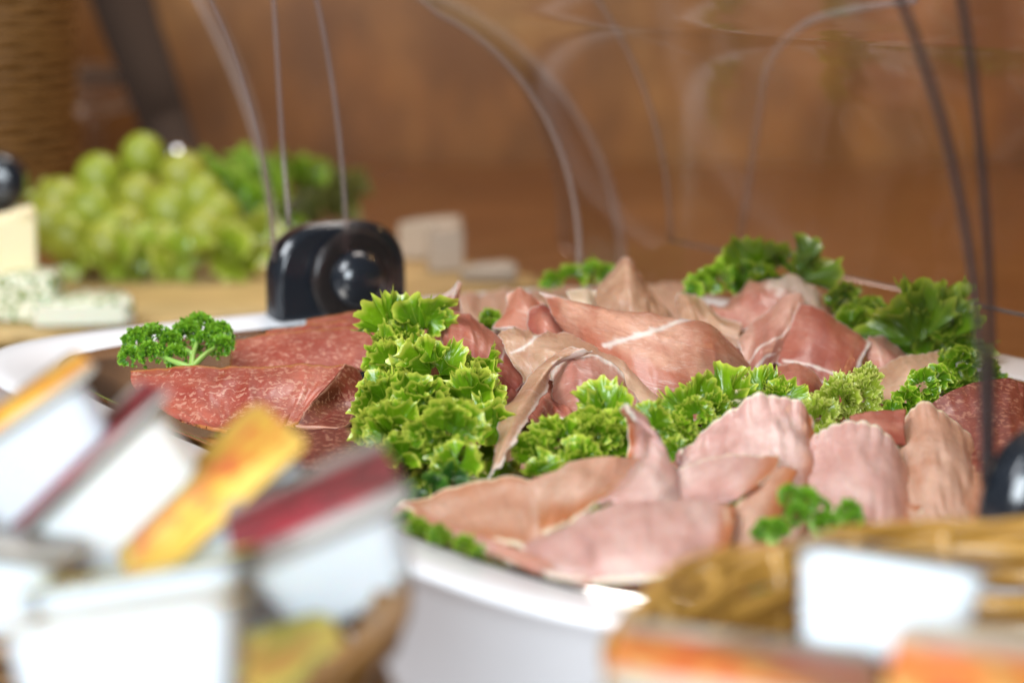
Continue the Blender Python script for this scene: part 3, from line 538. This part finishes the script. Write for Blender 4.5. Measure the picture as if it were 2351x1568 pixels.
parsley([(1815,1140,1240,26),(1850,1150,1240,30),(1830,1180,1245,28),(1880,1170,1235,26),(1895,1200,1240,26),(1950,1175,1225,26),(1960,1195,1230,24)],
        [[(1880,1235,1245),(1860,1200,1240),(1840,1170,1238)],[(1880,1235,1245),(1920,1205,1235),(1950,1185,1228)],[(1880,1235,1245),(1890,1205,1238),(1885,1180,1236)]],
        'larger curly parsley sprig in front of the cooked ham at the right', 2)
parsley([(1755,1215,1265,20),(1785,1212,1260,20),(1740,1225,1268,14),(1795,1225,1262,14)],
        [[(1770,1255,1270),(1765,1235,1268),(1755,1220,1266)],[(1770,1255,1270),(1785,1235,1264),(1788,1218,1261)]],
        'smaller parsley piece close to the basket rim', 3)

# =================================================================== CHEESE BOARD AND SECOND DISPLAY (behind left)
ZB = .0
p0 = G(-420, 812, ZB); p1 = G(1330, 640, ZB); dr = unit(p1-p0); pr = np.array([-dr[1], dr[0], 0])
d2 = empty('buffet_display', tuple(p0), 'buffet stand with wooden board and clear cover behind, carrying the cheese and grapes', 'buffet display')
mb = MB(); mb.prism([tuple((p0+dr*x+pr*y)[:2]) for x, y in ((-.01, -.014), (.58, -.014), (.58, .31), (-.01, .31))], TZ+.0005, -.018); mb.build('base', M_china, d2, False, bevel=.004)
mb = MB(); mb.prism([tuple((p0+dr*x+pr*y)[:2]) for x, y in ((.0, -.004), (.572, -.004), (.572, .30), (.0, .30))], -.0175, -.010); mb.build('tray_rim', M_black, d2, False)
mb = MB(); mb.prism([tuple((p0+dr*x+pr*y)[:2]) for x, y in ((.004, 0), (.565, 0), (.565, .29), (.004, .29))], -.0095, ZB); mb.build('wooden_board', M_board, d2, False, bevel=.004)
# its hinge at the left edge of the picture
hc = P(-6, 420, 1.60); n = 32
V = MB(); V.rings([[tuple(hc+np.array([math.cos(2*math.pi*i/n)*r_, dz, math.sin(2*math.pi*i/n)*r_*1.05])) for i in range(n)] for r_, dz in ((.010, -.014), (.018, -.011), (.0205, -.006), (.0205, .010))]); V.build('knob', M_black, d2)
V = MB(); V.prism([(hc[0]-.02, hc[1]+.010), (hc[0]+.010, hc[1]+.010), (hc[0]+.010, hc[1]+.03), (hc[0]-.02, hc[1]+.03)], ZB, hc[2]); V.build('hinge_block', M_black, d2, False, bevel=.003)
c2 = P(735, 640, 1.62); c2b = c2+np.array([.36, .10, 0])
bb = unit(np.array([.98, .12, 0])); aa = unit(np.array([-.12, .99, 0]))
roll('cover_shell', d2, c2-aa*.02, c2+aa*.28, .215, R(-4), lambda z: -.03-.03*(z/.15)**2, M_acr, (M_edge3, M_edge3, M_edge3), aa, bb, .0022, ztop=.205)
def QB(u, v, vb): return P(u, v, tz(vb, ZB))
# cheese
M_brie, nt, b = mat('brie'); nt.links.new(mix(nt, ramp(nt, ntex(nt, 180, 3, .6), [(.48, (0, 0, 0)), (.56, (1, 1, 1))]), (.78, .76, .60), (.16, .24, .05)), b.inputs['Base Color']); setp(b, Roughness=.55, Subsurface_Weight=.3, Subsurface_Scale=.004)
M_brieC = simple('brie_inside', (.76, .76, .60), .45, Subsurface_Weight=.3, Subsurface_Scale=.004)
M_hard = simple('hard_cheese', (.86, .74, .46), .5, Subsurface_Weight=.2, Subsurface_Scale=.004)
M_rind = simple('cheese_rind', (.50, .42, .33), .7)
M_dull = simple('cover_muted_cheese', (.58, .52, .44), .6)  # cheese tone with the muting of the clear cover mixed into it
def wedge(u, v, vb, wpx, hpx, dep, rot, name, m, mr, label, grp=None, ang=None):
    t = tz(vb, ZB); o = G(u, vb, ZB); w = wpx/F*t; h = hpx/F*t
    ca, sa = math.cos(rot), math.sin(rot); X = np.array([ca, sa]); Y = np.array([-sa, ca])
    root = empty(name, tuple(o), label, 'cheese', grp)
    n = 14; poly = []
    for i in range(n+1):
        th = math.pi*(i/n); poly.append(o[:2]-X*math.cos(th)*w/2+Y*math.sin(th)*dep)
    jr = np.random.default_rng(int(u+v)); poly = [p+jr.normal(size=2)*w*.02 for p in poly]
    mb = MB()
    rg = []
    for z, s_ in ((.001, .96), (.004, 1), (h-.004, 1), (h, .94)):
        cc = o[:2]+Y*dep*.3; rg.append([(*(cc+(p-cc)*s_*(1+jr.normal()*.03)), ZB+z*(1+(.0 if z < h*.5 else .16*float((p-cc)@X)/w+jr.normal()*.03))) for p in poly])
    mb.rings(rg); mb.build('rind', mr, root)
    mb = MB(); q0 = o[:2]-X*w/2*.93-Y*.0015; q1 = o[:2]+X*w/2*.93-Y*.0015
    mb.add([(*q0, ZB+.002), (*q1, ZB+.002), (*q1, ZB+h-.003), (*q0, ZB+h-.003), *[(*(q+Y*.006), z) for q, z in ((q0, ZB+.002), (q1, ZB+.002), (q1, ZB+h-.003), (q0, ZB+h-.003))]],
           [(0, 1, 2, 3), (4, 7, 6, 5), (0, 4, 5, 1), (1, 5, 6, 2), (2, 6, 7, 3), (3, 7, 4, 0)])
    mb.build('cut_face', m, root, False)
    return root
wedge(190, 700, 752, 230, 62, .05, R(8), 'herb_cheese', M_brieC, M_brie, 'round herb crusted soft cheese at the front of the wooden board', 'soft cheeses with green herbs')
wedge(40, 640, 742, 190, 110, .045, R(-12), 'herb_cheese', M_brie, M_brie, 'crumbly white cheese with green herbs at the left picture edge', 'soft cheeses with green herbs')
wedge(15, 520, 722, 150, 225, .03, R(14), 'hard_cheese', M_hard, M_hard, 'tall pale yellow cheese wedge left of the grapes')
wedge(1025, 560, 625, 84, 100, .02, R(20), 'soft_cheese', M_dull, M_rind, 'upright white cheese wedge behind the right side of the left hinge', 'small cheese wedges at the back')
wedge(1120, 600, 650, 130, 36, .04, R(-10), 'soft_cheese', M_rind, M_dull, 'low greyish cheese piece lying beside the upright white wedge', 'small cheese wedges at the back')
wedge(985, 470, 600, 150, 95, .03, R(-16), 'soft_cheese', M_rind, M_rind, 'tan cheese wedge behind the upright white one', 'small cheese wedges at the back')
# lettuce bed & grapes
M_gr, nt, b = mat('grape_skin'); oi = nt.nodes.new('ShaderNodeObjectInfo'); nt.links.new(mix(nt, oi.outputs['Random'], mix(nt, ntex(nt, 60, 3, .5), (.20, .27, .012), (.34, .38, .04)), mix(nt, ntex(nt, 60, 3, .5), (.26, .27, .02), (.40, .40, .06))), b.inputs['Base Color']); setp(b, Roughness=.38, Subsurface_Weight=.7, Subsurface_Scale=.008, Subsurface_Radius=(1, .9, .3))
frilly('lettuce_leaf', [(180,560,640,56),(260,590,645,50),(340,600,645,50),(430,600,645,56),(520,590,640,56),(590,560,635,50),(200,500,630,46),(130,480,625,40),(560,600,640,40)], L3, 'pale lettuce leaf spread under the grapes on the cheese board', 'lettuce', 'lettuce leaves on the cheese board', seed=30, size=(50, 90), k=(2, 3.5), dens=.9, nth=40, nr=8, Pf=QB, zmin=ZB)
frilly('lettuce_leaf', [(540,400,600,50),(600,430,600,56),(560,480,610,50),(640,480,600,46),(520,450,610,40),(690,420,590,40)], leafmat('lettuce_mid', (.12, .26, .015), (.28, .46, .03), (.45, .58, .10)), 'bright green lettuce leaf standing right of the grapes', 'lettuce', 'lettuce leaves on the cheese board', seed=31, size=(50, 90), dens=1.0, nth=40, nr=8, Pf=QB, zmin=ZB)
frilly('lettuce_leaf', [(730,420,570,36),(800,440,570,40),(760,480,575,40),(700,480,580,36)], leafmat('lettuce_olive', (.10, .14, .03), (.22, .26, .06), (.3, .34, .1)), 'dull olive lettuce leaf seen through the clear cover above the left hinge', 'lettuce', 'lettuce leaves on the cheese board', seed=32, size=(40, 80), dens=1.0, nth=40, nr=8, Pf=QB, zmin=ZB)
gp = [(328,362),(228,412),(420,405),(318,450),(140,470),(215,492),(465,462),(393,490),(292,525),(470,535),(160,548),(372,562),(500,500),(245,565),(115,520)]
gb = empty('grape_bunch', tuple(G(300, 620, ZB)), 'bunch of green grapes heaped on lettuce on the cheese board', 'grapes')
for i, (u, v) in enumerate(gp):
    c = QB(u, v, 636-(.14*(520-v))+random.uniform(-5, 5)); mb = MB(); mb.sphere(c, 62/F*1.72*random.uniform(.85, 1.08), 20, 12, (1, 1, random.uniform(1, 1.15))); mb.build('grape', M_gr, gb)
mb = MB()
for i in range(0, 15, 2): mb.tube([QB(330, 480, 605), QB((330+gp[i][0])/2, (470+gp[i][1])/2-10, 605), QB(*gp[i], 608)], .0015)
mb.build('stem', M_stem, gb)

# things at the very back
M_steel = simple('steel', (.6, .62, .66), .12, Metallic=1)
M_glass = acrylic('thin_glass', (.96, .94, .92), 1.12, True, .015, rg=.3)
def lathe(name, c, prof, m, label, cat, rot=None, n=36):
    mb = MB(); rg = []
    for r_, z in prof:
        rg.append([tuple(c+(rot@np.array([r_*math.cos(2*math.pi*i/n), r_*math.sin(2*math.pi*i/n), z]) if rot is not None else np.array([r_*math.cos(2*math.pi*i/n), r_*math.sin(2*math.pi*i/n), z]))) for i in range(n)])
    mb.rings(rg, True, True); o = mb.build(name, m)
    if label: tag(o, label, cat)
    return o
c = G(395, 470, 0); c[2] = 0
# salt shaker (clear body, steel top)
ct = P(402, 345, 2.0); root = empty('shaker', (ct[0], ct[1], TZ), 'small shaker with a shiny top standing behind the grapes', 'shaker')
hh = ct[2]
sh = lathe('body', np.array([ct[0], ct[1], 0]), [(.014, TZ+.0005), (.016, TZ+.004), (.015, hh-.03), (.012, hh-.016)], simple('shaker_body', (.5, .5, .55), .15), None, None); sh.parent = root; sh.matrix_parent_inverse = Matrix.Translation(root.location).inverted()
sh = lathe('cap', np.array([ct[0], ct[1], 0]), [(.0125, hh-.016), (.014, hh-.012), (.012, hh-.002), (.006, hh+.004), (.001, hh+.005)], M_steel, None, None); sh.parent = root; sh.matrix_parent_inverse = Matrix.Translation(root.location).inverted()
# dark leaning ladle/handle -> tall black bottle
bt = P(330, 60, 2.0)
mb = MB(); q = [P(395, 330, 2.15), P(350, 200, 2.16), P(300, 60, 2.18), P(255, -80, 2.2), P(230, -170, 2.22)]
q0 = G(470, 545, 0); q0[2] = TZ+.02
mb.tube(cr([q0]+q, 24), list(np.linspace(.020, .034, 24)), 14)
tag(mb.build('serving_utensil', simple('dark_handle', (.035, .018, .010), 1.0)), 'thick black utensil handle leaning at the upper left', 'utensil')
# wicker basket at upper left (far): stacked horizontal rods
def wick(name, c, rad, z0, z1, label, rod=.0032, flare=.12, m=M_wick, group=None, rim_r=.0075, lean=0, n=180, stakes=26):
    root = empty(name, (c[0], c[1], z0), label, 'basket', group)
    mb = MB(); k = int((z1-z0)/(rod*1.9)); H = z1-z0
    for j in range(k):
        z = z0+.003+(H-.008)*j/(k-1); rr = rad*(1-flare*(1-j/(k-1))**1.4)
        pts = [(c[0]+(rr+.0022*math.sin(stakes/2*th*1.0+(j % 2)*math.pi))*math.cos(th), c[1]+(rr+.0022*math.sin(stakes/2*th+(j % 2)*math.pi))*math.sin(th), z+.0012*math.sin(th*3+j)) for th in np.linspace(0, 2*math.pi, n)]
        mb.tube(pts, rod, 6, False)
    for i in range(stakes):
        th = 2*math.pi*i/stakes+.05
        pts = [(c[0]+rad*(1-flare*(1-x)**1.4)*math.cos(th), c[1]+rad*(1-flare*(1-x)**1.4)*math.sin(th), z0+.002+H*x) for x in np.linspace(0, 1, 10)]
        mb.tube(pts, .0026, 6)
    wv = mb.build('weave', m, root)
    mb = MB()
    for q_ in range(5):                      # braided rim of three strands
        fq = 4+q_; ph = q_*1.2566; aw = rim_r*(.55+.15*math.sin(q_*2.3))
        pts = [(c[0]+(rad+.0035+aw*math.cos(th*fq+ph)+.0009*math.sin(th*3+q_))*math.cos(th), c[1]+(rad+.0035+aw*math.cos(th*fq+ph))*math.sin(th), z1+aw*math.sin(th*fq+ph)+.0012*math.sin(th*5+q_*2)) for th in np.linspace(0, 2*math.pi, 420)]
        mb.tube(pts, rim_r*(.34+.06*(q_ % 3)), 6, False)
    mb.build('rim', m, root)
    mb = MB(); rb = rad*(1-flare)+.002
    mb.rings([[(c[0]+rb*math.cos(2*math.pi*i/40), c[1]+rb*math.sin(2*math.pi*i/40), z) for i in range(40)] for z in (z0+.0005, z0+.004)]); mb.build('base', M_wickd, root)
    return root
fb = P(-60, 250, 2.35)
wick('wicker_basket', (fb[0]-.02, fb[1], 0), .125, TZ+.001, .40, 'tall blurred wicker basket at the upper left edge', rod=.0055, flare=.05, n=120, m=M_wickd)
# glass bowl
gc = P(215, 215, 2.5)
rr = [(.02, .0), (.040, .004), (.056, .02), (.064, .045), (.062, .048), (.052, .024), (.02, .008)]
stand = np.array([gc[0], gc[1], 0]); hz = gc[2]-.02
lathe('footed_glass_bowl', stand, [(.034, TZ+.001), (.032, TZ+.004), (.007, .010), (.006, hz-.01)]+[(a, hz+b2) for a, b2 in rr], M_glass, 'clear footed glass bowl glinting at the upper left behind the grapes', 'bowl')
# =================================================================== FOREGROUND BASKETS AND PORTION CUPS
wick('wicker_basket', (.147, .530, 0), .118, TZ+.0005, .083, 'golden brown wicker basket at the lower right holding portion cups', rod=.0038, flare=.22, group='wicker baskets in the foreground', rim_r=.0045)
wick('wicker_basket', (-.155, .560, 0), .122, TZ+.0005, .088, 'wicker basket at the lower left, almost hidden by white portion cups', rod=.0038, flare=.22, m=M_wickd, group='wicker baskets in the foreground', rim_r=.0045)
def fruit(name, cols, base, w, edge=(.5, .49, .45)):
    """a printed foil lid: soft fruit shapes in the middle, plain foil towards the edge"""
    m, nt, b = mat(name)
    n1 = ntex(nt, 62, 2, .5, mapscale=(1, 1.5, 1), w=w, dist=1.6)
    c = ramp(nt, n1, [(.30, cols[0]), (.45, cols[1]), (.56, cols[2]), (.70, cols[3])])
    tc = nt.nodes.new('ShaderNodeTexCoord'); sp = nt.nodes.new('ShaderNodeSeparateXYZ'); nt.links.new(tc.outputs['Object'], sp.inputs[0])
    mx = nt.nodes.new('ShaderNodeMath'); mx.operation = 'ABSOLUTE'; nt.links.new(sp.outputs[1], mx.inputs[0])
    c = mix(nt, ramp(nt, mx.outputs[0], [(.0120, (0, 0, 0)), (.0150, (1, 1, 1))]), c, base)
    nt.links.new(c, b.inputs['Base Color']); setp(b, Roughness=.6, Metallic=0.)
    return m
F_or = fruit('orange_print', [(.70, .20, .02), (.75, .30, .02), (.70, .40, .06), (.6, .45, .08)], (.34, .31, .26), 1)
F_ye = fruit('yellow_print', [(.60, .20, .05), (.62, .36, .08), (.62, .55, .10), (.56, .55, .10)], (.60, .52, .10), 5)
F_pe = fruit('apricot_print', [(.55, .08, .03), (.62, .20, .03), (.62, .36, .03), (.58, .50, .12)], (.60, .36, .05), 9)
F_re = fruit('cherry_print', [(.05, .005, .008), (.10, .007, .010), (.26, .012, .022), (.07, .006, .010)], (.30, .275, .25), 13)
F_ha = fruit('red_orange_print', [(.50, .05, .01), (.58, .11, .01), (.62, .22, .03), (.55, .42, .14)], (.42, .36, .28), 17)
def rrect(L, W, r, n=6):
    p = []
    for cx, cy, a0 in ((L/2-r, W/2-r, 0), (-L/2+r, W/2-r, 90), (-L/2+r, -W/2+r, 180), (L/2-r, -W/2+r, 270)):
        for i in range(n+1):
            th = R(a0+90*i/n); p.append((cx+r*math.cos(th), cy+r*math.sin(th)))
    return p
def cup(u, v, t, roll, tilt, yaw, L, W, H, pm, label):
    t *= 1.1; L *= 1.1; W *= 1.1; H *= 1.1
    root = empty('portion_cup', (0, 0, 0), label, 'portion cup', 'jam portion cups in the baskets')
    ex, ey, ezv = Vector(RT), Vector(UP), Vector(-FW)
    B = Matrix((ex, -ezv, ey)).transposed()          # local x=right, y=away, z=up in view
    rot = B @ Matrix.Rotation(R(-roll), 3, 'Y') @ Matrix.Rotation(R(tilt), 3, 'X') @ Matrix.Rotation(R(yaw), 3, 'Z')
    o = Vector(P(u, v, t)); root.matrix_world = Matrix.Translation(o) @ rot.to_4x4()
    mb = MB(); rg = []
    for z, s_, rr_ in ((-H/2, .70, .006), (-H/2+.0012, .76, .007), (-H/2+.004, .81, .008), (H/2-.002, .93, .007), (H/2-.0012, .94, .007)):
        rg.append([(x, y, z) for x, y in rrect(L*s_, W*s_, rr_)])
    mb.rings(rg)
    o1 = mk('tub', mb.v, mb.f, M_cup); o1.parent = root
    sd = o1.modifiers.new('bevel', 'BEVEL'); sd.width = .0006; sd.segments = 2; sd.limit_method = 'ANGLE'
    mb = MB(); mb.rings([[(x, y, z) for x, y in rrect(L*s_, W*s_, .006)] for z, s_ in ((H/2-.001, 1.0), (H/2-.0001, 1.005))])
    o2 = mk('flange', mb.v, mb.f, M_foil); o2.parent = root
    mb = MB(); mb.rings([[(x+(0.003 if (x > 0 and y < 0) else 0), y+(-.003 if (x > 0 and y < 0) else 0), z+.0010*math.sin(x*160+roll)) for x, y in rrect(L*1.02, W*1.03, .005)] for z in (H/2+.0012, H/2+.0015)])
    o3 = mk('foil_lid', mb.v, mb.f, pm); o3.parent = root
    return root
CW, CH = .033, .021
cup(310, 1548, .470, 8, -6, 0, .050, CW, .025, F_pe, 'largest white cup lying level at the bottom left corner')
cup(330, 1385, .530, 9, -4, 4, .052, CW, .014, F_ye, 'white cup wedged level between the slanted cups and the bottom left one')
cup(102, 1062, .605, 33, 17, 8, .046, .036, .033, F_or, 'white cup with orange lid, uppermost at the left picture edge')
cup(275, 1138, .597, 42, 17, 8, .050, .036, .026, F_re, 'slanted white cup with dark red lid, second from the left picture edge')
cup(545, 1218, .580, 43, 24, 4, .052, .042, .0245, F_pe, 'slanted white cup with orange and yellow lid in the middle of the pile')
cup(762, 1264, .545, 23, 22, 2, .041, .038, .0235, F_re, 'tilted white cup with dark cherry lid, rightmost on top of the left pile')
cup(650, 1420, .600, 4, -8, -8, .032, .026, .018, F_ye, 'small visible piece of a white cup under the tilted rightmost one')
cup(605, 1640, .520, 6, 46, 14, .042, .032, .016, F_ye, 'cup with yellow lid facing up in front of the left basket rim')
cup(-30, 1345, .560, -8, 4, 0, .040, CW, .020, M_foil, 'bluish white cup half outside the picture at the left')
cup(2030, 1405, .520, -9, -8, -6, .044, CW, .023, F_or, 'big white cup seen from its side, on top in the right basket')
cup(1690, 1662, .480, -5, 12, -6, .054, .042, .024, F_ha, 'white cup with orange lid at the bottom edge, left in the right basket')
cup(2300, 1700, .450, 12, 44, -22, .044, .036, .020, F_ha, 'cup with red-orange lid turned to the viewer at the lower right corner')

# =================================================================== LIGHT
w = bpy.data.worlds.new('World'); sc.world = w; w.use_nodes = True
bg = w.node_tree.nodes['Background']; bg.inputs[0].default_value = (.66, .58, .52, 1); bg.inputs[1].default_value = .12
def area(name, loc, tgt, size, power, c, sy=None):
    l = bpy.data.lights.new(name, 'AREA'); l.energy = power; l.color = c; l.size = size
    if sy: l.shape = 'RECTANGLE'; l.size_y = sy
    o = bpy.data.objects.new(name, l); col.objects.link(o); o.location = loc
    o.rotation_euler = (Vector(tgt)-Vector(loc)).to_track_quat('-Z', 'Y').to_euler(); return o
area('window_light', (-1.0, .35, 1.35), (.05, 1.0, 0), .75, 34, (.90, .95, 1.0), .9)
area('front_window', (-.18, -.75, .60), (-.0, .62, .02), .9, 39, (.84, .93, 1.0), .7)
area('back_wall_fill', (.2, 2.1, 2.0), (.1, 2.4, .1), .9, 30, (1, .94, .88))  # unseen overhead lamp added to brighten the wall and back table
area('warm_lamp', (1.2, 2.0, 1.2), (.2, 1.2, 0), .10, 2.5, (1, .62, .25))
